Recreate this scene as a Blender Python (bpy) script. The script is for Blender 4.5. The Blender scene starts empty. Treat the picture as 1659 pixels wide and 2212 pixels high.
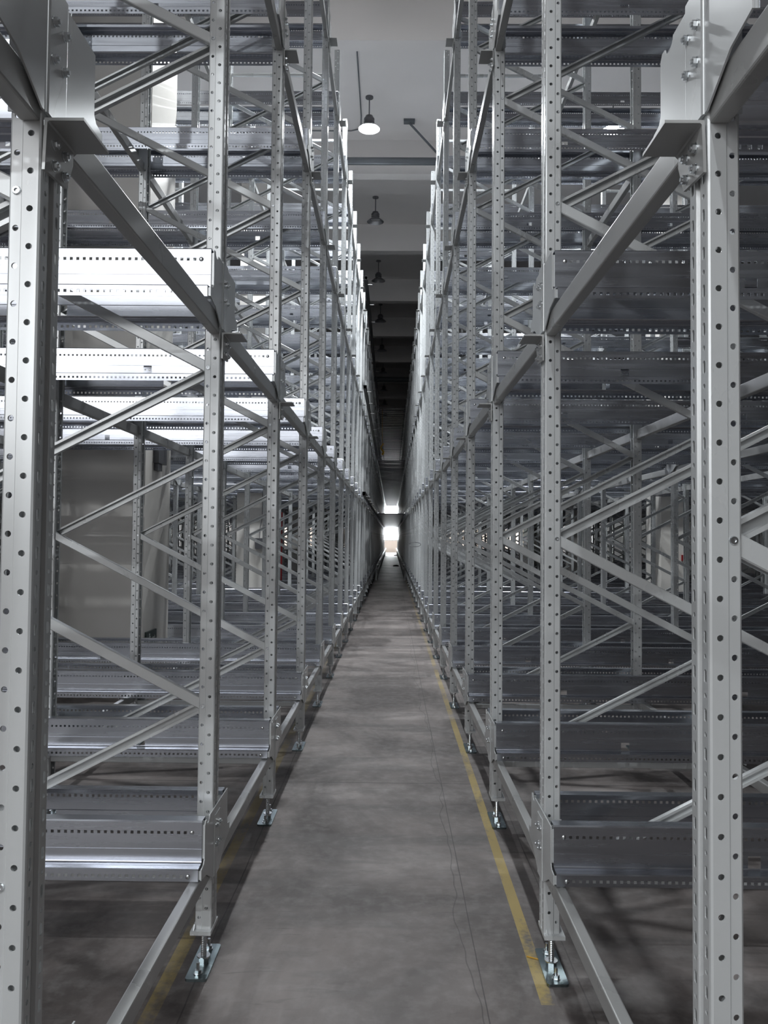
import bpy, math, random
from math import sin, cos, pi, radians, sqrt
random.seed(7)

# ------------------------------------------------------------------ camera
F_PX, YAW, PITCH, ROLL = 1710.6, .0095, .032, .0089
CAM_Z = 1.70
def cam_ray(px, py):
    a = (px - 829.5) / F_PX; b = (py - 1106) / F_PX
    u = cos(ROLL)*a + sin(ROLL)*b; v = -sin(ROLL)*a + cos(ROLL)*b
    yr = cos(PITCH) + sin(PITCH)*v; z = sin(PITCH) - cos(PITCH)*v
    return (cos(YAW)*u - sin(YAW)*yr, sin(YAW)*u + cos(YAW)*yr, z)
from mathutils import Vector, Matrix
SC = bpy.context.scene
COL = SC.collection
_c = Vector(cam_ray(829.5, 1106)).normalized()
_r = (Vector(cam_ray(829.5 + 1000, 1106)) - Vector(cam_ray(829.5, 1106))).normalized()
_u = _r.cross(_c).normalized()
cd = bpy.data.cameras.new('camera'); cam = bpy.data.objects.new('camera', cd); COL.objects.link(cam)
M = Matrix((( _r.x, _u.x, -_c.x), (_r.y, _u.y, -_c.y), (_r.z, _u.z, -_c.z)))
cam.matrix_world = Matrix.Translation((0, 0, CAM_Z)) @ M.to_4x4()
cd.sensor_fit = 'VERTICAL'; cd.sensor_height = 36.0; cd.lens = F_PX/2212*36.0
cd.clip_start = .05; cd.clip_end = 300
SC.camera = cam

# ------------------------------------------------------------------ world, exposure, light levels
SC.view_settings.view_transform = 'Standard'
SC.view_settings.look = 'None'
SC.view_settings.gamma = 1
SC.view_settings.use_curve_mapping = False
SC.view_settings.exposure = 0.3
W = bpy.data.worlds.new('world'); SC.world = W; W.use_nodes = True
W.node_tree.nodes['Background'].inputs[0].default_value = (.62, .66, .75, 1)
W.node_tree.nodes['Background'].inputs[1].default_value = .05
LAMP_E = 2500.0       # lit high-bay diffusers
END_WIN_E = 40.0      # far daylight windows
BACK_WIN_E = 3.8      # windows in the wall behind the camera

# ------------------------------------------------------------------ layout numbers (metres)
YN = lambda n: 1.572 + 1.6266*n
LEV = [.430, 2.600, 4.780, 6.945]
XR = [.611, 3.428, 6.245, 9.05]
XL = [-.695, -3.512, -6.33, -9.14]
DEP = 1.407
TOP = 7.76
Y_END = 89.6
CEIL = 10.1
BEAMB = 9.38

# ------------------------------------------------------------------ materials
def nt(name):
    m = bpy.data.materials.new(name); m.use_nodes = True
    t = m.node_tree; return m, t, t.nodes['Principled BSDF']
def metal(name, col, metallic, rough, var=.08, scale=6, stretch=(1, 1, 1), dark=.8, spec=.5, coat=0, bump=0):
    m, t, b = nt(name); N = t.nodes; L = t.links
    tc = N.new('ShaderNodeTexCoord'); mp = N.new('ShaderNodeMapping'); mp.inputs['Scale'].default_value = stretch
    L.new(tc.outputs['Object'], mp.inputs[0])
    n = N.new('ShaderNodeTexNoise'); n.inputs['Scale'].default_value = scale; n.inputs['Detail'].default_value = 5
    L.new(mp.outputs[0], n.inputs[0])
    r = N.new('ShaderNodeMapRange'); r.inputs[1].default_value = .15; r.inputs[2].default_value = .85
    r.inputs[3].default_value = rough - var; r.inputs[4].default_value = rough + var
    L.new(n.outputs[0], r.inputs[0]); L.new(r.outputs[0], b.inputs['Roughness'])
    cr = N.new('ShaderNodeValToRGB'); cr.color_ramp.elements[0].position = .15; cr.color_ramp.elements[1].position = .85
    cr.color_ramp.elements[0].color = (col[0]*dark, col[1]*dark, col[2]*dark, 1); cr.color_ramp.elements[1].color = (*col, 1)
    L.new(n.outputs[0], cr.inputs[0]); L.new(cr.outputs[0], b.inputs['Base Color'])
    b.inputs['Metallic'].default_value = metallic
    b.inputs['Specular IOR Level'].default_value = spec
    if bump:
        bp = N.new('ShaderNodeBump'); bp.inputs['Strength'].default_value = bump; bp.inputs['Distance'].default_value = .002
        L.new(n.outputs[0], bp.inputs['Height']); L.new(bp.outputs[0], b.inputs['Normal'])
    return m
def plain(name, col, rough=.5, metallic=0, emit=0):
    m, t, b = nt(name)
    b.inputs['Base Color'].default_value = (*col, 1); b.inputs['Roughness'].default_value = rough; b.inputs['Metallic'].default_value = metallic
    if emit:
        b.inputs['Emission Color'].default_value = (*col, 1); b.inputs['Emission Strength'].default_value = emit
    return m
M_PAINT = metal('painted_upright_steel', (.625, .645, .65), .25, .27, .06, 2.5, (1, 1, .4), .93, .6)
M_TUBE = metal('painted_tube_steel', (.42, .425, .42), .2, .30, .1, 3, (1, 1, 1), .85, .6)
M_ZINC = metal('galvanised_rail_steel', (.57, .595, .65), 1, .26, .07, 5, (.25, 6, 6), .82, .5)
M_BOLT = metal('zinc_bolt', (.75, .78, .80), 1, .22, .08, 30)
M_FOOT = metal('zinc_foot_plate', (.36, .44, .46), 1, .25, .1, 8, (1, 1, 1), .55)
M_LAMP = plain('lamp_shade_grey', (.16, .16, .17), .35, .4)
M_EMIT = plain('lamp_diffuser_lit', (.93, .97, 1), .4, 0, LAMP_E)
M_UNLIT = plain('lamp_diffuser_unlit', (.5, .5, .5), .3)
M_BLACK = plain('black_steel', (.012, .012, .013), .45, .3)
M_PIPE = metal('grey_pipe', (.15, .165, .18), .1, .5)
M_RED = plain('red_enamel', (.25, .012, .015), .35)
M_YEL = plain('yellow_strap', (.55, .30, .03), .6)
M_DGREY = plain('dark_grey_plastic', (.10, .10, .11), .4)
M_LGREY = plain('light_grey_plastic', (.45, .45, .45), .4)
M_SIGN = plain('dark_green_sign', (.03, .05, .045), .3)
M_WHITE = plain('white_print', (.6, .62, .6), .5)

def wallmat(name, c1, c2, scale=1.2, rough=.8):
    m, t, b = nt(name); N = t.nodes; L = t.links
    tc = N.new('ShaderNodeTexCoord'); n = N.new('ShaderNodeTexNoise'); n.inputs['Scale'].default_value = scale; n.inputs['Detail'].default_value = 6
    L.new(tc.outputs['Object'], n.inputs[0])
    cr = N.new('ShaderNodeValToRGB'); cr.color_ramp.elements[0].position = .3; cr.color_ramp.elements[1].position = .7
    cr.color_ramp.elements[0].color = (*c1, 1); cr.color_ramp.elements[1].color = (*c2, 1)
    L.new(n.outputs[0], cr.inputs[0]); L.new(cr.outputs[0], b.inputs['Base Color'])
    b.inputs['Roughness'].default_value = rough
    return m
M_CEIL = wallmat('ceiling_plaster', (.82, .79, .77), (.87, .84, .82), .5)
M_WALL = wallmat('wall_paint', (.24, .23, .22), (.30, .29, .28), .7, .6)
M_ENDWALL = wallmat('end_wall_paint', (.62, .56, .50), (.70, .63, .57), .7, .6)
M_PILLAR = wallmat('pillar_paint', (.62, .60, .56), (.72, .70, .67), 1.0, .45)

def floormat():
    m, t, b = nt('concrete_floor'); N = t.nodes; L = t.links
    geo = N.new('ShaderNodeNewGeometry'); sep = N.new('ShaderNodeSeparateXYZ'); L.new(geo.outputs['Position'], sep.inputs[0])
    def noise(scale, detail=6, st=(1, 1, 1), dist=0):
        mp = N.new('ShaderNodeMapping'); mp.inputs['Scale'].default_value = st; L.new(geo.outputs['Position'], mp.inputs[0])
        n = N.new('ShaderNodeTexNoise'); n.inputs['Scale'].default_value = scale; n.inputs['Detail'].default_value = detail
        n.inputs['Distortion'].default_value = dist; n.inputs['Roughness'].default_value = .6
        L.new(mp.outputs[0], n.inputs[0]); return n.outputs[0]
    def math_(op, a, bb=None, c=None):
        x = N.new('ShaderNodeMath'); x.operation = op
        for i, v in enumerate((a, bb, c)):
            if v is None: continue
            if isinstance(v, (int, float)): x.inputs[i].default_value = v
            else: L.new(v, x.inputs[i])
        return x.outputs[0]
    def mix(f, a, c):
        x = N.new('ShaderNodeMix'); x.data_type = 'RGBA'
        L.new(f, x.inputs[0])
        for i, v in ((6, a), (7, c)):
            if isinstance(v, tuple): x.inputs[i].default_value = (*v, 1)
            else: L.new(v, x.inputs[i])
        return x.outputs[2]
    def ramp(v, lo, hi):
        x = N.new('ShaderNodeMapRange'); x.inputs[1].default_value = lo; x.inputs[2].default_value = hi; L.new(v, x.inputs[0]); return x.outputs[0]
    X, Y = sep.outputs[0], sep.outputs[1]
    base = mix(ramp(noise(.9, 8, (1, .7, 1), .6), .42, .58), (.082, .071, .067), (.205, .181, .172))
    base = mix(ramp(noise(2.3, 5, (.35, 1.5, 1), .3), .52, .66), base, (.115, .104, .10))
    base = mix(math_('MULTIPLY', ramp(noise(14, 6), .45, .8), .35), base, (.32, .305, .30))
    # troweled swirls and drag marks
    base = mix(math_('MULTIPLY', ramp(noise(3.0, 4, (1, 6, 1), 1.2), .60, .72), .45), base, (.07, .062, .06))
    def line(coord, pos, hw, wob=None, amp=0):
        d = math_('SUBTRACT', coord, pos)
        if wob is not None: d = math_('ADD', d, math_('MULTIPLY', math_('SUBTRACT', wob, .5), amp))
        d = math_('ABSOLUTE', d)
        return math_('LESS_THAN', d, hw)
    w1 = noise(.8, 3); w2 = noise(.8, 4)
    base = mix(math_('MULTIPLY', line(X, .36, .0025, w2, .015), .7), base, (.03, .027, .026))
    base = mix(math_('MULTIPLY', line(X, .33, .0028, w1, .30), .5), base, (.03, .027, .026))
    base = mix(math_('MULTIPLY', line(X, -.735, .003, w2, .04), .7), base, (.04, .036, .035))
    base = mix(math_('MULTIPLY', line(X, .735, .003, w2, .03), .6), base, (.04, .036, .035))
    for yy in (5.54, 9.42, 10.1, 14.2):
        base = mix(math_('MULTIPLY', line(Y, yy, .006, w2, .03), .7), base, (.04, .036, .035))
    # worn yellow lines
    wear = noise(3.5, 8, (1, .35, 1)); wear2 = noise(40, 4)
    wm = ramp(math_('ADD', wear, math_('MULTIPLY', wear2, .25)), .50, .64)
    def yl(x0, x1, s, y0):
        k = math_('MULTIPLY', math_('GREATER_THAN', X, x0), math_('LESS_THAN', X, x1))
        k = math_('MULTIPLY', k, math_('GREATER_THAN', Y, y0))
        fade = N.new('ShaderNodeMapRange'); fade.inputs[1].default_value = 4.5; fade.inputs[2].default_value = 12; fade.inputs[3].default_value = 1; fade.inputs[4].default_value = .3
        L.new(Y, fade.inputs[0]); k = math_('MULTIPLY', k, fade.outputs[0])
        return math_('MULTIPLY', math_('MULTIPLY', k, wm), s)
    base = mix(yl(.562, .612, .92, 2.95), base, (.36, .27, .085))
    base = mix(yl(-.872, -.815, .40, 2.3), base, (.40, .30, .07))
    base = mix(yl(3.30, 3.35, .6, 3), base, (.40, .30, .07))
    L.new(base, b.inputs['Base Color'])
    L.new(ramp(noise(2.0, 6), .2, 1.2), b.inputs['Roughness'])
    rr = math_('ADD', math_('MULTIPLY', noise(2.0, 6), .35), .38); L.new(rr, b.inputs['Roughness'])
    b.inputs['Specular IOR Level'].default_value = .35
    bp = N.new('ShaderNodeBump'); bp.inputs['Strength'].default_value = .15; bp.inputs['Distance'].default_value = .004
    L.new(noise(25, 6), bp.inputs['Height']); L.new(bp.outputs[0], b.inputs['Normal'])
    return m
M_FLOOR = floormat()

# ------------------------------------------------------------------ mesh helpers
class MB:
    def __init__(s): s.v = []; s.f = []
    def add(s, vs, fs):
        o = len(s.v); s.v += vs; s.f += [tuple(i + o for i in f) for f in fs]; return s
    def box(s, x0, x1, y0, y1, z0, z1):
        v = [(x, y, z) for x in (x0, x1) for y in (y0, y1) for z in (z0, z1)]
        return s.add(v, [(0, 1, 3, 2), (4, 6, 7, 5), (0, 4, 5, 1), (2, 3, 7, 6), (0, 2, 6, 4), (1, 5, 7, 3)])
    def prism(s, poly, fn, t0, t1):
        n = len(poly); v = [fn(a, b, t0) for a, b in poly] + [fn(a, b, t1) for a, b in poly]
        return s.add(v, [tuple(range(n))[::-1], tuple(range(n, 2*n))] + [(i, (i+1) % n, n + (i+1) % n, n + i) for i in range(n)])
    def cyl(s, p0, p1, r, n=12, r1=None, cap=True):
        p0 = Vector(p0); p1 = Vector(p1); d = (p1 - p0).normalized()
        a = d.orthogonal().normalized(); b = d.cross(a); r1 = r if r1 is None else r1
        v = [tuple(p0 + (a*cos(2*pi*i/n) + b*sin(2*pi*i/n))*r) for i in range(n)] + [tuple(p1 + (a*cos(2*pi*i/n) + b*sin(2*pi*i/n))*r1) for i in range(n)]
        f = [(i, (i+1) % n, n + (i+1) % n, n + i) for i in range(n)]
        if cap: f += [tuple(range(n))[::-1], tuple(range(n, 2*n))]
        return s.add(v, f)
    def lathe(s, prof, cx, cy, n=24):
        m = len(prof); v = []; f = []
        for r, z in prof: v += [(cx + r*cos(2*pi*i/n), cy + r*sin(2*pi*i/n), z) for i in range(n)]
        for j in range(m-1):
            for i in range(n): f.append((j*n + i, j*n + (i+1) % n, (j+1)*n + (i+1) % n, (j+1)*n + i))
        return s.add(v, f)
    def mesh(s, name, mat, smooth=False):
        me = bpy.data.meshes.new(name); me.from_pydata(s.v, [], s.f); me.materials.append(mat)
        if smooth:
            me.polygons.foreach_set('use_smooth', [True]*len(me.polygons))
        me.update(); return me
def link(name, me, parent=None, loc=(0, 0, 0), rz=0):
    o = bpy.data.objects.new(name, me); COL.objects.link(o); o.location = loc
    if rz: o.rotation_euler = (0, 0, rz)
    if parent is not None: o.parent = parent
    return o
def tag(o, label, cat, group=None):
    o['label'] = label; o['category'] = cat
    if group: o['group'] = group
    return o
def struct(name, mb, mat, smooth=False):
    o = link(name, mb.mesh(name, mat, smooth)); o['kind'] = 'structure'; return o
def empty(name, loc):
    o = bpy.data.objects.new(name, None); o.empty_display_size = .2; COL.objects.link(o); o.location = loc; return o

def offset(path, d):
    out = []
    for i, p in enumerate(path):
        ns = []
        for j in (i-1, i):
            if 0 <= j < len(path)-1:
                a, b = path[j], path[j+1]; l = math.hypot(b[0]-a[0], b[1]-a[1])
                ns.append((-(b[1]-a[1])/l, (b[0]-a[0])/l))
        nx = sum(n[0] for n in ns); ny = sum(n[1] for n in ns); l = math.hypot(nx, ny); nx /= l; ny /= l
        c = max(.4, nx*ns[0][0] + ny*ns[0][1])
        out.append((p[0] + nx*d/c, p[1] + ny*d/c))
    return out
def hole_pts(shape, w, h, k, off):
    """k hole points counter-clockwise starting towards the (-,-) corner; s across, t along"""
    if shape == 'square' and k == 4: return [(-w/2, -h/2), (w/2, -h/2), (w/2, h/2), (-w/2, h/2)]
    pts = []
    for i in range(k):
        a = -3*pi/4 + off + 2*pi*i/k
        if shape == 'slot':
            r = w/2; x = r*cos(a); y = r*sin(a); y += (h/2 - r)*(1 if y > 1e-6 else -1 if y < -1e-6 else 0); pts.append((x, y))
        else: pts.append((w/2*cos(a), w/2*sin(a)))
    return pts
def perforated(mb, path, th, fn, t0, t1, holes, gaps={}):
    """sheet-metal section swept along t with real punched holes and thickness.
    holes: seg -> list of (phase, period, shape, w, h, k, cell_len); gaps: seg -> list of (ta, tb) windows"""
    inner = offset(path, th)
    for i in range(len(path)-1):
        skins = ((path[i], path[i+1]), (inner[i], inner[i+1]))
        def P(sk, s, t):   # s in 0..1
            a, b = skins[sk]; return fn(a[0] + (b[0]-a[0])*s, a[1] + (b[1]-a[1])*s, t)
        def quad(ta, tb, s0=0, s1=1):
            v = [P(0, s0, ta), P(0, s1, ta), P(0, s1, tb), P(0, s0, tb), P(1, s0, ta), P(1, s1, ta), P(1, s1, tb), P(1, s0, tb)]
            mb.add(v, [(0, 1, 2, 3), (7, 6, 5, 4)])
        spans = [(t0, t1)]
        for ga, gb in gaps.get(i, []):
            ns = []
            for a, b in spans:
                if ga > a and gb < b:
                    ns += [(a, ga), (gb, b)]
                    v = [P(0, 0, ga), P(0, 1, ga), P(0, 1, gb), P(0, 0, gb), P(1, 0, ga), P(1, 1, ga), P(1, 1, gb), P(1, 0, gb)]
                    mb.add(v, [(0, 1, 5, 4), (1, 2, 6, 5), (2, 3, 7, 6), (3, 0, 4, 7)])
                else: ns.append((a, b))
            spans = ns
        if i not in holes:
            for a, b in spans: quad(a, b)
            continue
        L = math.hypot(path[i+1][0]-path[i][0], path[i+1][1]-path[i][1])
        cells = []
        for (phase, period, shape, w, h, k, cl) in holes[i]:
            j = math.ceil((t0 + cl/2 - phase)/period)
            while phase + j*period + cl/2 <= t1 + 1e-6:
                cells.append((phase + j*period, cl, shape, w, h, k)); j += 1
        cells.sort()
        cur = t0
        for c, cl, shape, w, h, k in cells:
            if c - cl/2 > cur + 1e-5: quad(cur, c - cl/2)
            if c - cl/2 < cur - 1e-5: continue
            a, b = c - cl/2, c + cl/2
            if k == 4: per = [(0, a), (1, a), (1, b), (0, b)]
            elif k == 8: per = [(0, a), (.5, a), (1, a), (1, c), (1, b), (.5, b), (0, b), (0, c)]
            else:
                q = cl/4
                per = [(0, a), (.5, a), (1, a), (1, a+q), (1, c), (1, b-q), (1, b), (.5, b), (0, b), (0, b-q), (0, c), (0, a+q)]
            hp = hole_pts(shape, w, h, k, 0)
            v = []
            for sk in (0, 1):
                v += [P(sk, s, t) for s, t in per] + [P(sk, .5 + x/L, c + y) for x, y in hp]
            f = []
            for m in range(k):
                n2 = (m+1) % k
                f.append((m, n2, k+n2, k+m)); f.append((2*k+n2, 2*k+m, 3*k+m, 3*k+n2)); f.append((k+m, k+n2, 3*k+n2, 3*k+m))
            mb.add(v, f); cur = b
        if cur < t1 - 1e-5: quad(cur, t1)
    for e in (0, -1):
        a, b = path[e], inner[e]
        mb.add([fn(*a, t0), fn(*b, t0), fn(*b, t1), fn(*a, t1)], [(0, 1, 2, 3)])
    for t in (t0, t1):
        n = len(path); v = [fn(*p, t) for p in path] + [fn(*p, t) for p in inner]
        mb.add(v, [(i, i+1, n+i+1, n+i) for i in range(n-1)])
    return mb

# ------------------------------------------------------------------ prototypes: upright section (u depth, v width)
half = [(.008, .0), (.008, .009), (.0005, .0135), (0, .0145), (0, .0405), (.0012, .0435), (.004, .045), (.0335, .045), (.0365, .041), (.0575, .041), (.0605, .038), (.0605, .026)]
path_u = [(u, -v) for u, v in half[::-1]] + half[1:]
def upright_mesh(k, z0=.157, z1=TOP):
    mb = MB(); n = len(half) - 1     # segments per half; seg index for +half: n + j
    H = {}
    for j, phs in ((6, .013), (8, .0505)):
        for i in (n + j, n - 1 - j): H[i] = [(phs, .075, 'round', .0125, 0, k, .030)]
    for i in (n + 3, n - 1 - 3): H[i] = [(.013, .075, 'slot', .0115, .026, k, .040), (.0505, .075, 'round', .0105, 0, k, .022)]
    perforated(mb, path_u, .0025, lambda a, b, t: (a, b, t), z0, z1, H)
    return mb
me_up_hi = upright_mesh(12).mesh('upright', M_PAINT)
me_up = upright_mesh(8).mesh('upright', M_PAINT)
lowpath = [(.06, -.026), (.06, -.040), (.035, -.041), (.033, -.045), (.001, -.045), (0, -.013), (.008, -.009), (.008, .009), (0, .013), (.001, .045), (.033, .045), (.035, .041), (.06, .040), (.06, .026)]

# braces: C channel, flat web towards camera ('flat') or open side towards camera ('open')
BX0, BX1 = .044, DEP - .044
def channel(mb, p0, p1, kind, w=.042, d=.026, y0=0, lip=.010, th=.0022):
    """p0,p1 in (x,z); channel swept from p0 to p1"""
    L = math.hypot(p1[0]-p0[0], p1[1]-p0[1]); dx, dz = (p1[0]-p0[0])/L, (p1[1]-p0[1])/L
    nx, nz = -dz, dx
    if nz < 0: nx, nz = -nx, -nz
    h = w/2
    if kind == 'flat': pa = [(y0+d, -h+lip), (y0+d, -h), (y0+.003, -h), (y0, -h+.003), (y0, h-.003), (y0+.003, h), (y0+d, h), (y0+d, h-lip)]
    else: pa = [(y0, -h+lip), (y0, -h), (y0+d-.003, -h), (y0+d, -h+.003), (y0+d, h-.003), (y0+d-.003, h), (y0, h), (y0, h-lip)]
    def fn(a, b, t): return (p0[0] + dx*t + nx*b, a, p0[1] + dz*t + nz*b)
    s = -1 if kind == 'flat' else 1
    perforated(mb, pa, th*s, fn, 0, L, {})
    return mb
me_brace = {}
def brace_mesh(sx, up):
    """sx=+1: local x grows away from aisle to the right; up: rises with local distance from aisle"""
    flat = (sx > 0) != up       # descending to the right in view = flat web
    a = (sx*BX0, 0 if up else .675); b = (sx*BX1, .675 if up else 0)
    return channel(MB(), a, b, 'flat' if flat else 'open', y0=-.034 if flat else .004)
for sx in (1, -1):
    for up in (True, False): me_brace[sx, up] = brace_mesh(sx, up).mesh('brace', M_PAINT)
    me_brace[sx, 'h'] = channel(MB(), (sx*BX0, 0), (sx*BX1, 0), 'flat', w=.034, y0=-.034).mesh('horizontal_brace', M_PAINT)
me_hole_bolt = MB().lathe([(.0, .0), (.009, .0), (.009, .003), (.0075, .006), (.004, .006), (.0035, .003), (0, .003)], 0, 0, 12)
def rot_bolt():
    mb = MB(); mb.v = [(x, -z, y) for x, y, z in me_hole_bolt.v]; mb.f = me_hole_bolt.f; return mb
me_nodebolt = rot_bolt().mesh('bolt', M_BOLT)

# levelling foot: floor plate, screw, anchors (local origin = upright column centre on the floor)
def rounded_rect(x, y, r, n=4):
    p = []
    for cx, cy, a0 in ((x-r, y-r, 0), (-x+r, y-r, pi/2), (-x+r, -y+r, pi), (x-r, -y+r, 3*pi/2)):
        for i in range(n+1): p.append((cx + r*cos(a0 + i*pi/2/n), cy + r*sin(a0 + i*pi/2/n)))
    return p
me_floorplate = MB().prism(rounded_rect(.042, .133, .012), lambda a, b, t: (a, b, t), .0005, .0105).mesh('floor_plate', M_FOOT)
mb = MB(); mb.lathe([(.0, .012), (.0105, .012)] + [(.0105 + .0012*(i % 2), .012 + .0035*i) for i in range(38)], 0, 0, 12)
for z in (.0106, .121): mb.cyl((0, 0, z), (0, 0, z+.019), .021, 6)
mb.cyl((0, 0, .030), (0, 0, .034), .026, 14)
me_rod = mb.mesh('screw_rod', M_BOLT)
mb = MB(); mb.cyl((0, 0, .0106), (0, 0, .0136), .017, 14); mb.cyl((0, 0, .0136), (0, 0, .0256), .0135, 6); mb.cyl((0, 0, .02), (0, 0, .052), .0062, 10)
me_anchor = mb.mesh('anchor_bolt', M_BOLT)
mb = MB().box(-.040, .041, -.068, .062, .142, .157)
for s in (-1, 1): mb.prism([(0, .157), (.028, .157), (0, .175)], lambda a, b, t, s=s: (t, s*(.046 + a*.5), b), -.03, -.026)
me_base = mb.mesh('base_plate', M_PAINT)

# rail bracket: side plate facing the aisle + sleeve round the upright; local z=0 at rail underside (zb)
def plate_poly():
    p = [(-.203, .198), (-.203, .060), (-.215, .045), (-.253, .040), (-.253, .002), (-.165, -.012), (-.06, -.068), (.06, -.068), (.165, -.012), (.253, .002), (.253, .040), (.215, .045), (.203, .060), (.203, .185), (.192, .198)]
    # notched top
    for i in range(9):
        a = pi*i/8; p.append((.150 + .027*cos(a), .198 - .020*sin(a)))
    p += [(.060, .198), (-.060, .198)]
    return p
def bracket_mesh(level0=False, inner=False):
    mb = MB()
    if inner:
        mb.prism([(-.148, .19), (-.148, .02), (-.195, .012), (-.195, -.003), (-.25, -.003), (-.25, -.012), (-.165, -.014), (-.06, -.068), (.06, -.068), (.165, -.014), (.25, -.012), (.25, -.003), (.195, -.003), (.195, .012), (.148, .02), (.148, .19), (.06, .168), (-.06, .168)],
                 lambda a, b, t: (t, a, b), -.0165, -.0125)
    else:
        mb.prism(plate_poly(), lambda a, b, t: (t, a, b), -.0075, -.0035)
        for s in (-1, 1):
            mb.box(-.0035, .030, min(s*.1985, s*.1945), max(s*.1985, s*.1945), .062, .185)
            mb.box(-.0035, .022, min(s*.2500, s*.2465), max(s*.2500, s*.2465), .004, .036)
    # sleeve U round the upright
    sp = [(.066, -.049), (.0, -.049), (-.0095, -.046), (-.0115, -.040), (-.0115, .040), (-.0095, .046), (.0, .049), (.066, .049)]
    perforated(mb, sp, -.003, lambda a, b, t: (a, b, t), -.069, .205 if not level0 else .170, {})
    return mb.mesh('rail_bracket', M_PAINT)
me_brk = bracket_mesh(); me_brk0 = bracket_mesh(True); me_brkin = bracket_mesh(True, True)
def hexbolt():
    mb = MB(); mb.cyl((0, 0, 0), (-.002, 0, 0), .0105, 14); mb.cyl((-.002, 0, 0), (-.010, 0, 0), .0090, 6); mb.cyl((-.010, 0, 0), (-.014, 0, 0), .0045, 8)
    return mb.mesh('bolt', M_BOLT)
me_hex = hexbolt()
# angle bracket: vertical leg on aisle face with horizontal flange into the aisle; z relative to zb
mb = MB()
mb.prism([(-.052, -.086), (.075, -.086), (.075, -.120), (.045, -.182), (-.060, -.190)], lambda a, b, t: (t, a, b), -.0145, -.0085)
mb.prism([(-.0085, -.0835), (-.086, -.0835), (-.086, -.0895), (-.0175, -.0895), (-.0135, -.0935), (-.0085, -.098)], lambda a, b, t: (a, t, b), -.052, .085)
me_angle = mb.mesh('angle_bracket', M_TUBE)

# rail profile (t outward from row centre, z up) -------------------------------------------------
rail_path = [(.152, .186), (.152, .200), (.200, .200), (.203, .1965), (.203, .1715), (.203, .1455), (.203, .100), (.2015, .0985), (.203, .097), (.203, .052), (.2045, .0485), (.209, .0455),
             (.228, .0445), (.230, .0435), (.232, .0445), (.252, .0425), (.255, .0395), (.255, .030), (.255, .0065), (.255, .0)]
RAIL_LEN = 11.3
def rail_mesh(sx, sy, length=RAIL_LEN):
    mb = MB()
    wins = [(.745 + 1.409*i - .024, .745 + 1.409*i + .024) for i in range(8) if .745 + 1.409*i < length]
    H = {4: [(.0135, .0250, 'square', .0115, .0115, 4, .0250)], 17: [(.0135, .0250, 'square', .0115, .0115, 4, .0250)]}
    perforated(mb, rail_path, .0022, lambda a, b, t: (sx*(.0 + t), sy*a, b), .001, length, H, {8: wins})
    return mb.mesh('shuttle_rail', M_ZINC)
me_rail = {(sx, sy): rail_mesh(sx, sy) for sx in (1, -1) for sy in (-1, 1)}
def dome(sy):
    mb = MB(); pr = [(.0, .0055), (.004, .0052), (.008, .0035), (.010, 0)]
    mb.lathe(pr, 0, 0, 12); mb.v = [(x, sy*z, y) for x, y, z in mb.v]
    return mb.mesh('bolt', M_BOLT, True)
me_dome = {sy: dome(sy) for sy in (-1, 1)}

# tube beams -------------------------------------------------------------------------------------
def tube_mesh(h, L):
    mb = MB(); r = .005; w = .040
    p = []
    for cx, cz, a0 in ((w-r, h-r, 0), (r, h-r, pi/2), (r, r, pi), (w-r, r, 3*pi/2)):
        for i in range(3): p.append((cx + r*cos(a0 + i*pi/4), cz + r*sin(a0 + i*pi/4)))
    mb.prism(p, lambda a, b, t: (a, t, b), 0, L)
    return mb.mesh('tie_tube', M_TUBE)
TL = 1.6266 - .100
me_tube0 = tube_mesh(.060, TL); me_tube1 = tube_mesh(.075, TL)
mb = MB(); mb.box(.002, .060, .02, .10, 0, .003); me_tubeplate = mb.mesh('end_plate', M_TUBE)

ORD = ['nearest', 'second', 'third', 'fourth', 'fifth', 'sixth', 'seventh', 'eighth', 'ninth', 'tenth', 'eleventh', 'twelfth', 'thirteenth', 'fourteenth', 'fifteenth', 'sixteenth', 'seventeenth', 'eighteenth', 'nineteenth', 'twentieth']
LVN = ['floor level', 'first raised level', 'second raised level', 'top level']
ROWN = ['aisle-side', 'second-deep', 'third-deep', 'outermost']

# ================================================================== SETTING
struct('floor', MB().box(-15, 15, -14, Y_END, -.2, 0), M_FLOOR)
struct('ceiling', MB().box(-15, 15, -14, Y_END, CEIL, CEIL+.2), M_CEIL)
for nm, x0, x1 in (('wall_left', -15.3, -15), ('wall_right', 15, 15.3)):
    w = MB().box(x0, x1, -14, 82.6, 0, CEIL)
    w.box(x0, x1, 82.6, Y_END, 0, .9); w.box(x0, x1, 82.6, Y_END, 8.5, CEIL); w.box(x0, x1, 88.9, Y_END, .9, 8.5)
    struct(nm, w, M_WALL)
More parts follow.
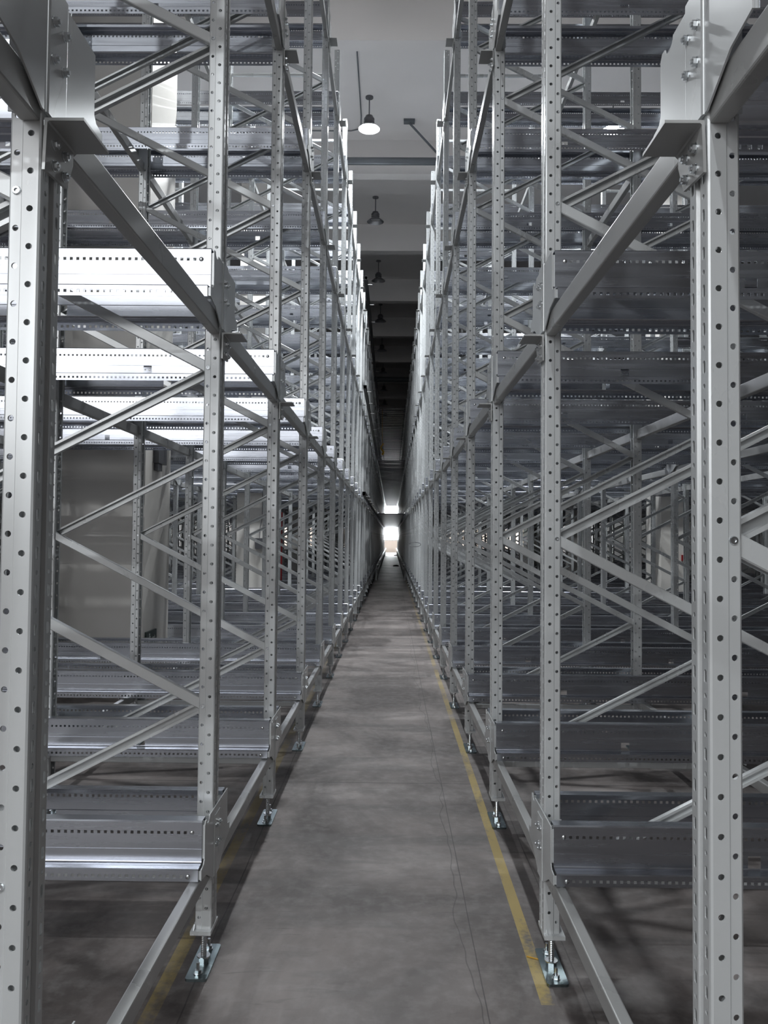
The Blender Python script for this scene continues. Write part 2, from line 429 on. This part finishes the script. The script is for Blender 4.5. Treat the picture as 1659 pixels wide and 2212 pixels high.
# end wall with two window bands
ew = MB(); yw0, yw1 = Y_END, Y_END+.25
ew.box(-15, 15, yw0, yw1, 0, 1.36); ew.box(-15, 15, yw0, yw1, 3.35, 4.35); ew.box(-15, 15, yw0, yw1, 6.1, CEIL)
for x0, x1 in ((-15, -4.2), (4.6, 15)): ew.box(x0, x1, yw0, yw1, 1.36, 3.35); ew.box(x0, x1, yw0, yw1, 4.35, 6.1)
struct('wall_end', ew, M_ENDWALL)
M_SKYLIGHT = plain('daylight_glass', (.93, .97, 1), .2, 0, END_WIN_E)
M_FRAME = plain('window_frame_grey', (.10, .11, .12), .4, .3)
def end_window(i, z0, z1):
    g = struct('window_%d' % i, MB().box(-4.2, 4.6, yw0+.10, yw0+.12, z0, z1), M_SKYLIGHT)
    f = MB()
    x = -.98
    while x > -4.2: x -= .80
    while x < 4.6:
        f.box(x-.022, x+.022, yw0+.04, yw0+.10, z0, z1); x += .80
    f.box(.66, .74, yw0+.02, yw0+.10, z0, z1); f.box(-4.2, 4.6, yw0+.04, yw0+.10, z0, z0+.06); f.box(-4.2, 4.6, yw0+.04, yw0+.10, z1-.06, z1)
    link('window_frame', f.mesh('window_frame', M_FRAME), g)
end_window(1, 1.36, 3.35); end_window(2, 4.35, 6.1)
M_SIDEFILL = plain('added_side_glow', (1, .97, .93), .2, 0, 8)  # unseen glowing side windows, added to light the end wall
for i, (x0, x1) in enumerate(((-15.16, -15.14), (15.14, 15.16))):
    g = struct('window_%d' % (4+i), MB().box(x0, x1, 82.6, 88.9, .9, 8.5), M_SIDEFILL)
    f = MB(); s_ = .05 if i == 0 else -.05
    for y in (82.64, 84.7, 86.8, 88.86): f.box(min(x0, x0+s_), max(x1, x1+s_), y-.04, y+.04, .9, 8.5)
    for z in (.94, 3.4, 6, 8.46): f.box(min(x0, x0+s_), max(x1, x1+s_), 82.6, 88.9, z-.04, z+.04)
    link('window_frame', f.mesh('window_frame', M_FRAME), g)
# wall behind the camera with tall windows high on the left and an open doorway
M_BACKWIN = plain('daylight_glass_back', (.97, .98, 1), .2, 0, BACK_WIN_E)
bw = MB(); yb = -14
bw.box(-15, 15, yb-.25, yb, 0, 3.4); bw.box(-15, 15, yb-.25, yb, 9.2, CEIL); bw.box(-2.2, 15, yb-.25, yb, 3.4, 9.2); bw.box(-15, -14, yb-.25, yb, 3.4, 9.2)
struct('wall_back', bw, M_WALL)
g = struct('window_3', MB().box(-14, -2.2, yb-.16, yb-.14, 3.4, 9.2), M_BACKWIN)
f = MB()
for x in [-14 + 1.475*i for i in range(9)]: f.box(x-.04, x+.04, yb-.14, yb-.06, 3.4, 9.2)
for z in (3.44, 5.3, 7.2, 9.16): f.box(-14, -2.2, yb-.14, yb-.06, z-.04, z+.04)
link('window_frame', f.mesh('window_frame', M_FRAME), g)
# ceiling beams
k = 0
for i in range(-5, 17):
    y = 12.0 + 4.5*i
    if y < -13 or y > Y_END-1: continue
    k += 1
    struct('trim_%d' % k, MB().box(-15, 15, y, y+.28, BEAMB, CEIL), M_CEIL)
# concrete pillars between rack rows
def pillar(x0, x1, y0, y1):
    global k
    k += 1; mb = MB()
    mb.box(x0, x1, y0, y1, 0, CEIL)
    return struct('trim_%d' % k, mb, M_PILLAR)
pillar(-3.90, -2.635, 8.42, 9.38)
mbp = MB().box(-3.93, -2.605, 8.39, 9.41, 2.55, 2.60)
for y0 in (16.55, 24.68, 32.8, 40.9): pillar(-3.24, -2.66, y0, y0+.95)
for y0 in (16.55, 24.68, 32.8): pillar(5.62, 6.2, y0, y0+.95)

# ================================================================== RACK FRAMES
PAR = {1: 1, -1: 0}    # right frames: node on aisle upright at z=1.70, left: on rear upright
def side_word(sx): return 'right' if sx > 0 else 'left'
def frame_label(sx, k, n):
    s = side_word(sx)
    if n < 16:
        return 'light grey rack frame, %s from the camera in the %s %s rack row' % (ORD[n], s, ROWN[k])
    return 'light grey steel rack frame deep in the dark far end of the %s %s row' % (s, ROWN[k])
def brace_list(sx):
    out = []
    for i in range(10):
        z = .35 + .675*i
        # right: aisle node at even i ; brace i goes from node i to node i+1
        aisle_low = (i % 2 == 0) if sx > 0 else (i % 2 == 1)
        out.append((z, aisle_low))
    return out
def build_frame(sx, k, n):
    X = (XR if sx > 0 else XL)[k]
    root = empty('rack_frame', (X, YN(n), 0))
    tag(root, frame_label(sx, k, n), 'rack frame', '%s %s rack frames' % (side_word(sx), ROWN[k]))
    near = n <= 3 and k == 0
    ume = me_up_hi if n <= 1 and k == 0 else me_up
    link('upright', ume, root, (0, 0, 0), 0 if sx > 0 else pi)
    link('upright', ume, root, (sx*DEP, 0, 0), pi if sx > 0 else 0)
    for z, up in brace_list(sx):
        link('brace', me_brace[sx, up], root, (0, 0, z))
    link('horizontal_brace', me_brace[sx, 'h'], root, (0, 0, .350)); link('horizontal_brace', me_brace[sx, 'h'], root, (0, 0, 7.45))
    if n <= 7:
        for i in range(11):
            z = .35 + .675*i; aisle = (i % 2 == 0) if sx > 0 else (i % 2 == 1)
            link('bolt', me_nodebolt, root, (sx*(.047 if aisle else DEP-.047), -.0412, z))
    for xx in (0, 1):
        xc = sx*(.037 if xx == 0 else DEP-.037)
        bp = link('base_plate', me_base, root, (xc, 0, 0), 0 if (sx > 0) == (xx == 0) else 0)
        ft = link('levelling_foot', me_floorplate, root, (xc, 0, 0))
        link('screw_rod', me_rod, ft, (0, 0, 0))
        if n <= 7 and k == 0:
            link('anchor_bolt', me_anchor, ft, (0, -.092, 0)); link('anchor_bolt', me_anchor, ft, (0, .092, 0))
        for lv in range(4):
            rz = (0 if sx > 0 else pi) if xx == 0 else (pi if sx > 0 else 0)
            b = link('rail_bracket', me_brkin if (xx or k) else me_brk if lv else me_brk0, root, (0 if xx == 0 else sx*DEP, 0, LEV[lv]), rz)
            if near and xx == 0 and lv < 3:
                for (yy, zz) in ((-.022, .050), (.026, .050), (-.022, .125), (.026, .125)):
                    link('bolt', me_hex, b, (-.0115 if abs(yy) < .05 else -.0075, yy, zz))
            if lv and xx == 0 and k == 0:
                a = link('angle_bracket', me_angle, root, (0, 0, LEV[lv]), rz)
                if sx < 0: a.scale = (1, -1, 1)
                if near and lv == 1 or n <= 3 and lv == 2 and k == 0:
                    for (yy, zz) in ((-.022, -.124), (.026, -.124), (-.022, -.166), (.026, -.166)):
                        link('bolt', me_hex, a, (-.0145, yy, zz))
    return root
def far_mesh(sx):
    mb = MB()
    for xx in (0, 1):
        s = sx if xx == 0 else -sx; x0 = 0 if xx == 0 else sx*DEP
        v0 = len(mb.v)
        perforated(mb, lowpath, .0025, lambda a, b, t, s=s, x0=x0: (x0 + s*a, b, t), .157, TOP, {})
        xc = sx*(.037 if xx == 0 else DEP-.037)
        mb.box(xc-.04, xc+.04, -.065, .065, .142, .157); mb.box(xc-.042, xc+.042, -.133, .133, 0, .01); mb.cyl((xc, 0, .01), (xc, 0, .142), .012, 6)
        for z in LEV:
            d = 0 if xx == 0 else sx*DEP
            s2 = s
            mb.box(min(d, d - s2*.008), max(d, d - s2*.008), -.2, .2, z, z+.19)
            if xx == 0 and z > 1: mb.box(min(d - s2*.086, d - s2*.009), max(d - s2*.086, d - s2*.009), -.05, .085, z-.09, z-.084)
    for z, up in brace_list(sx):
        a = (sx*BX0, z + (0 if up else .675)); b = (sx*BX1, z + (.675 if up else 0)); flat = (sx > 0) != up
        channel(mb, a, b, 'flat' if flat else 'open', y0=-.034 if flat else .004)
    for z in (.35, 7.45): channel(mb, (sx*BX0, z), (sx*BX1, z), 'flat', w=.034, y0=-.034)
    return mb.mesh('rack_frame', M_PAINT)
me_far = {sx: far_mesh(sx) for sx in (1, -1)}
NMAX = 50
for sx in (1, -1):
    for k in range(4):
        n0 = [0, 2, 6, 10][k]; n1 = [NMAX, 26, 24, 22][k]
        for n in range(n0, n1):
            if sx < 0 and k == 1 and n < 5: n_ok = n in (2, 3, 4)
            lod = n < 16 if k == 0 else n < 12
            if lod: build_frame(sx, k, n)
            else:
                o = link('rack_frame', me_far[sx], None, ((XR if sx > 0 else XL)[k], YN(n), 0))
                tag(o, frame_label(sx, k, n), 'rack frame', '%s %s rack frames%s' % (side_word(sx), ROWN[k], '' if n < 16 else ' at the far end'))

# ================================================================== RAILS
count = 0
IND = 18
for n in range(0, IND+1):
    for lv in range(4):
        for sx in (1, -1):
            for sy in (-1, 1):
                if n == 0 and lv == 0: continue
                X = XR[0] if sx > 0 else XL[0]
                o = link('shuttle_rail', me_rail[sx, sy], None, (X + sx*.003, YN(n), LEV[lv]))
                tag(o, 'perforated galvanised %s shuttle rail at %s, %s side of the %s %s frame' % (side_word(sx), LVN[lv], 'camera' if sy < 0 else 'far', ORD[n], side_word(sx)),
                    'rail', 'shuttle rails of the %s racks at %s' % (side_word(sx), LVN[lv])); count += 1
                if n <= 6:
                    link('bolt', me_dome[sy], o, (sx*.0385, sy*.2035, .1585)); link('bolt', me_dome[sy], o, (sx*.0385, sy*.2555, .018))
# the remaining far rails, past counting
fr = MB(); simple = [(.152, .200), (.203, .200), (.203, .052), (.21, .0455), (.255, .0425), (.255, 0)]
for n in range(IND+1, NMAX):
    for lv in range(4):
        for sx in (1, -1):
            for sy in (-1, 1):
                X = (XR if sx > 0 else XL)[0] + sx*.003
                perforated(fr, simple, .0022, lambda a, b, t: (X + sx*t, YN(n) + sy*a, LEV[lv] + b), .001, 11.3, {})
o = link('shuttle_rail', fr.mesh('shuttle_rail', M_ZINC)); o['kind'] = 'stuff'
tag(o, 'galvanised shuttle rails crowded together in the dark far end of both racks', 'rail')

# ================================================================== TIE TUBES (parallel to the aisle)
ft = MB()
for sx in (1, -1):
    Xs = XR if sx > 0 else XL
    for c in range(4):                       # columns of uprights: aisle, rear, 2nd row front, 2nd row rear
        Xc = Xs[c//2] + (sx*DEP if c % 2 else 0)
        n0 = [-1, 0, 3, 5][c]; n1 = [49, 18, 16, 14][c]
        for n in range(n0, n1):
            if sx < 0 and c == 2 and n in (4, 9, 14): continue
            for lv in range(4):
                inward = sx if c % 2 == 0 else -sx
                x0 = Xc + inward*.002
                if inward < 0: x0 -= .040
                z0 = LEV[lv] - (.069 if lv == 0 else .088)
                if c >= 2 and lv > 1: continue
                single = (c == 0 and n < 18) or (c == 1 and n < 9) or (c == 2 and n in (5, 6, 7, 8))
                if not single:
                    ft.box(x0, x0 + .040, YN(n) + .05, YN(n) + .05 + TL, z0, z0 + (.060 if lv == 0 else .075)); continue
                o = link('tie_tube', me_tube0 if lv == 0 else me_tube1, None, (x0, YN(n)+.050, z0))
                bay = 'in front of the nearest frame' if n < 0 else 'behind the %s frame' % ORD[n]
                cw = ['aisle edge', 'first row back', 'second row front'][c]
                tag(o, 'grey tie tube, %s rack %s, %s, %s' % (side_word(sx), cw, LVN[lv], bay), 'tube', '%s rack tie tubes at %s' % (side_word(sx), LVN[lv]))
                if n < 6 and c == 0 and lv == 0 and n >= 0:
                    link('end_plate', me_tubeplate, o, (0 if sx > 0 else -.022, 0, .060))
o = link('tie_tube', ft.mesh('tie_tube', M_TUBE)); o['kind'] = 'stuff'
tag(o, 'grey tie tubes crowded together in the dark depth of both racks', 'tube')

# ================================================================== AISLE TRACKS further in
def track(y0, z, lv, sleepers=False, deck=False):
    word = LVN[lv]
    e = empty('aisle_track', (0, y0, z))
    tag(e, '%s galvanised track along the distant aisle at %s' % ('decked' if deck else 'ladder-like' if not sleepers else 'low two-railed', word), 'track')
    Lt = 81.6 - y0
    for sx, x in ((1, .555), (-1, -.585)):
        mb = MB(); q = (lambda a, b: (min(x + sx*a, x + sx*b), max(x + sx*a, x + sx*b)))
        mb.box(*q(-.003, 0), 0, Lt, 0, .12); mb.box(*q(-.06, 0), 0, Lt, 0, .003); mb.box(*q(-.035, 0), 0, Lt, .117, .12)
        if sleepers: mb.box(*q(-.075, -.0), 0, Lt, .117, .121)
        o = link('side_rail', mb.mesh('side_rail', M_PAINT if sleepers else M_ZINC), e)
        if sleepers:
            cm = MB().box(-.11 if sx > 0 else 0, 0 if sx > 0 else .11, -.05, .05, -.02, -.002).mesh('sleeper', M_PAINT)
            for i in range(46): link('sleeper', cm, e, (x, .25 + .8*i, 0))
            for i in range(25):
                link('support_leg', MB().box(x - .02, x + .02, -.02, .02, -z, -.002).mesh('support_leg', M_TUBE), e, (0, .4 + 2.0*i, 0))
    if deck:
        link('deck_plate', MB().box(-.582, .552, 0, Lt, -.045, -.003).mesh('deck_plate', M_DGREY), e)
    elif not sleepers:
        cm = MB().box(-.582, .552, -.03, .03, -.045, -.003).mesh('cross_bar', M_DGREY)
        for i in range(86): link('cross_bar', cm, e, (0, .03 + i*.56, 0))
track(31.0, .48, 0, True)
track(32.9, 2.70, 1, False, True); track(33.0, 4.93, 2); track(32.8, 7.10, 3)
# dark hollow rails bolted along the left aisle face, their black ends towards the camera
def hollow(z, txt):
    mb = MB(); x0, x1, y0, y1, h = -.675, -.600, 18.15, 81.5, .085
    for a in ((x0, x1, z, z+.004), (x0, x1, z+h-.004, z+h), (x0, x0+.004, z, z+h), (x1-.004, x1, z, z+h)): mb.box(a[0], a[1], y0, y1, a[2], a[3])
    o = link('guide_rail', mb.mesh('guide_rail', M_BLACK))
    tag(o, 'black hollow guide rail along the left racks, %s' % txt, 'rail')
    st = MB().box(0, .10, -.02, .02, 0, .012).mesh('support_arm', M_TUBE)
    for i in range(8): link('support_arm', st, o, (x1, y0 + .35 + 1.6266*i, z-.012))
hollow(2.66, 'just above head height'); hollow(5.12, 'about the middle of the racks'); hollow(7.66, 'along the top of the racks')

# ================================================================== LAMPS
def lamp_parts():
    shade = MB().lathe([(.205, 0), (.208, .004), (.19, .022), (.15, .055), (.105, .085), (.085, .10), (.085, .12), (.10, .125), (.10, .145), (.085, .15), (.085, .17), (.10, .175), (.10, .20), (.085, .21), (.07, .25), (.03, .265), (0, .27)], 0, 0, 28).mesh('lamp_shade', M_LAMP, True)
    rod = MB().cyl((0, 0, .265), (0, 0, CEIL-9.475), .012, 8).mesh('rod', M_LAMP)
    ros = MB().cyl((0, 0, CEIL-9.475-.025), (0, 0, CEIL-9.475), .075, 18).mesh('ceiling_rose', M_LAMP)
    dl = MB().lathe([(.0, .060), (.07, .060), (.118, .062)], 0, 0, 24)
    refl = MB().lathe([(.201, .001), (.186, .022), (.146, .053), (.130, .070)], 0, 0, 28).mesh('reflector', plain('lamp_reflector', (.75, .76, .78), .3, .9), True)
    return shade, rod, ros, refl, dl.mesh('diffuser', M_EMIT, True), dl.mesh('diffuser', M_UNLIT, True)
P_SH, P_ROD, P_ROS, P_REF, P_LIT, P_UN = lamp_parts()
def lamp(x, y, lit, label):
    r = empty('highbay_lamp', (x, y, 9.475)); tag(r, label, 'lamp', 'high bay lamps under the ceiling')
    for nm, me in (('lamp_shade', P_SH), ('rod', P_ROD), ('ceiling_rose', P_ROS), ('reflector', P_REF), ('diffuser', P_LIT if lit else P_UN)): link(nm, me, r)
lamp(-.49, 14.85, True, 'lit high bay lamp glowing white above the middle of the aisle')
lamp(4.15, 14.85, True, 'lit high bay lamp glowing above the right racks')
lamp(-.49, 10.3, True, 'lit high bay lamp over the aisle, nearer the camera than the one in view')
for y, w in ((-6.5, 'behind the camera'),):  # unseen lamp row, added for frontal light on the rack steel
    for x, w2 in ((-9.85, 'far left'), (-5.15, 'left'), (-.49, 'middle')): lamp(x, y, True, 'added unseen fill lamp %s, %s of its row' % (w, w2))
lamp(-5.15, 14.85, True, 'lit high bay lamp above the left racks')
for i, (nm) in enumerate(['nearest', 'second', 'third', 'fourth', 'fifth', 'sixth', 'seventh', 'eighth']):
    lamp(-.46, 19.3 + 4.5*i, False, 'switched off high bay lamp over the aisle, %s of the dark ones' % nm)

# ================================================================== CEILING SERVICES
o = link('ceiling_pipe', MB().cyl((-12, 15.9, 9.36), (12, 15.9, 9.36), .075, 20).mesh('ceiling_pipe', M_PIPE, True)); tag(o, 'thick grey pipe crossing under the ceiling behind the lit lamp', 'pipe')
o = link('ceiling_pipe', MB().cyl((-12, 38.4, 9.4), (12, 38.4, 9.4), .12, 16).mesh('ceiling_pipe', M_PIPE, True)); tag(o, 'far dark pipe crossing under the ceiling deep in the hall', 'pipe')
mb = MB(); mb.cyl((.30, 15.7, CEIL-.06), (.95, 15.9, 9.44), .022, 10)
o = link('pipe_brace', mb.mesh('pipe_brace', M_PIPE)); tag(o, 'slanting steel strut bracing the grey ceiling pipe', 'brace')
link('bracket', MB().box(.18, .40, 15.62, 15.76, CEIL-.05, CEIL-.001).mesh('bracket', M_PIPE), o)
o = link('pipe_hanger', MB().cyl((1.02, 15.9, 9.42), (1.02, 15.9, CEIL-.001), .014, 8).mesh('pipe_hanger', M_PIPE)); tag(o, 'thin rod hanging the grey pipe from the ceiling', 'hanger')
link('clamp', MB().cyl((1.0, 15.9, 9.36), (1.04, 15.9, 9.36), .085, 18).mesh('clamp', M_PIPE), o)
mb = MB(); pts = [(-.66, 12.3, CEIL-.02), (-.67, 15.5, CEIL-.02), (-.69, 15.85, CEIL-.02), (-.76, 16.02, CEIL-.02), (-.9, 16.08, CEIL-.02), (-6, 16.1, CEIL-.02)]
for a, b in zip(pts, pts[1:]): mb.cyl(a, b, .011, 8)
o = link('cable_conduit', mb.mesh('cable_conduit', M_PIPE)); tag(o, 'thin conduit bending left across the ceiling beside the lit lamp', 'conduit')

# ================================================================== PILLAR FITTINGS AND SMALL THINGS
e = empty('emergency_light', (-2.635, 8.87, 2.50)); tag(e, 'grey twin-head emergency light on the side of the near left pillar', 'emergency light')
link('housing', MB().box(.001, .06, -.17, .14, .0, .18).mesh('housing', M_DGREY), e)
link('base_box', MB().box(.001, .045, -.15, .02, -.08, -.002).mesh('base_box', M_DGREY), e)
for yy in (-.09, .07):
    h = link('lamp_head', MB().cyl((.035, yy, .25), (.075, yy-.03, .25), .058, 20, .062).mesh('lamp_head', M_DGREY), e)
    link('lens', MB().cyl((.075, yy-.03, .25), (.078, yy-.032, .25), .045, 18).mesh('lens', M_LGREY), h)
    link('neck', MB().cyl((.04, yy, .18), (.04, yy, .20), .014, 8).mesh('neck', M_DGREY), h)
e = link('exit_sign', MB().box(-2.634, -2.612, 8.50, 8.86, .50, .66).mesh('exit_sign', M_SIGN)); tag(e, 'small dark escape sign low on the side of the near left pillar', 'sign')
mb = MB(); X = -2.6115
mb.cyl((X, 8.60, .625), (X+.001, 8.60, .625), .012, 12)
for (a, b) in (((8.60, .61), (8.615, .575)), ((8.615, .575), (8.595, .545)), ((8.615, .575), (8.64, .55)), ((8.604, .605), (8.585, .585)), ((8.604, .605), (8.63, .595))): mb.cyl((X, *a), (X, *b), .005, 5)
for (a, b) in (((8.70, .58), (8.80, .58)), ((8.80, .58), (8.77, .60)), ((8.80, .58), (8.77, .56))): mb.cyl((X, *a), (X, *b), .005, 5)
link('pictogram', mb.mesh('pictogram', M_WHITE), e)
e = link('junction_box', MB().box(-2.84, -2.68, 16.48, 16.549, 1.44, 1.66).mesh('junction_box', M_DGREY)); tag(e, 'grey junction box with a cable on the second left pillar', 'box')
mb = MB(); pts = [(-2.75, 16.52, 1.66), (-2.74, 16.53, 1.9), (-2.70, 16.54, 2.1), (-2.70, 16.54, 3.2)]
for a, b in zip(pts, pts[1:]): mb.cyl(a, b, .008, 6)
link('cable', mb.mesh('cable', M_DGREY), e)
o = link('fire_pipe', MB().cyl((-2.76, 19.6, 0), (-2.76, 19.6, 2.3), .065, 16).mesh('fire_pipe', M_RED, True)); tag(o, 'dark red fire pipe standing behind the second left pillar', 'pipe')
link('flange', MB().cyl((-2.76, 19.6, 0), (-2.76, 19.6, .03), .11, 16).mesh('flange', M_RED), o)
o = link('alarm_box', MB().box(6.03, 6.09, 16.50, 16.549, 1.27, 1.39).mesh('alarm_box', M_RED)); tag(o, 'small red alarm box on the right pillar', 'alarm')
# yellow strap and cable loop
mb = MB()
for i in range(14):
    a = i/13; mb.cyl((-.40 + .05*sin(a*7), 32.0 + .03*cos(a*9), 5.05 + .42*a), (-.40 + .05*sin((a+.077)*7), 32.0 + .03*cos((a+.077)*9), 5.05 + .42*(a+.077)), .045 - .02*a, 8)
mb.cyl((-.40, 32.0, 5.47), (-.42, 32.9, 7.1), .008, 5)
o = link('lifting_strap', mb.mesh('lifting_strap', M_YEL, True)); tag(o, 'yellow lifting strap hanging over the distant aisle', 'strap')
mb = MB(); q = [(.485 + .12*cos(a*pi/8), 16.21 + .02*sin(a), 1.56 + .045*sin(a*pi/8)) for a in range(17)]
for a, b in zip(q, q[1:]): mb.cyl(a, b, .006, 6)

o = link('cable_loop', mb.mesh('cable_loop', M_DGREY)); tag(o, 'small loop of grey cable tied to a right upright down the aisle', 'cable')
# debris near the far end of the aisle floor
for x, y, s, lb in ((.28, 47, .16, 'dark rag lying on the aisle floor below the distant window'), (.42, 74, .2, 'small dark box left at the very end of the aisle')):
    o = link('debris', MB().prism([(-s, 0), (-s*.7, s*.35), (s*.2, s*.5), (s, s*.3), (s*1.1, 0)], lambda a, b, t: (a + x, t, b + .001), y, y + s).mesh('debris', M_BLACK)); tag(o, lb, 'debris')
# splinter of bright swarf on the floor by the right foot plate
o = link('splinter', MB().prism([(0, 0), (.05, 0), (.052, .003), (0, .004)], lambda a, b, t: (.565 + a, 3.28 - a*.5 + t, b + .001), 0, .004).mesh('splinter', M_YEL)); tag(o, 'tiny pale splinter on the yellow line by the right foot plate', 'splinter')
print('rails', count, 'objects', len(bpy.data.objects))
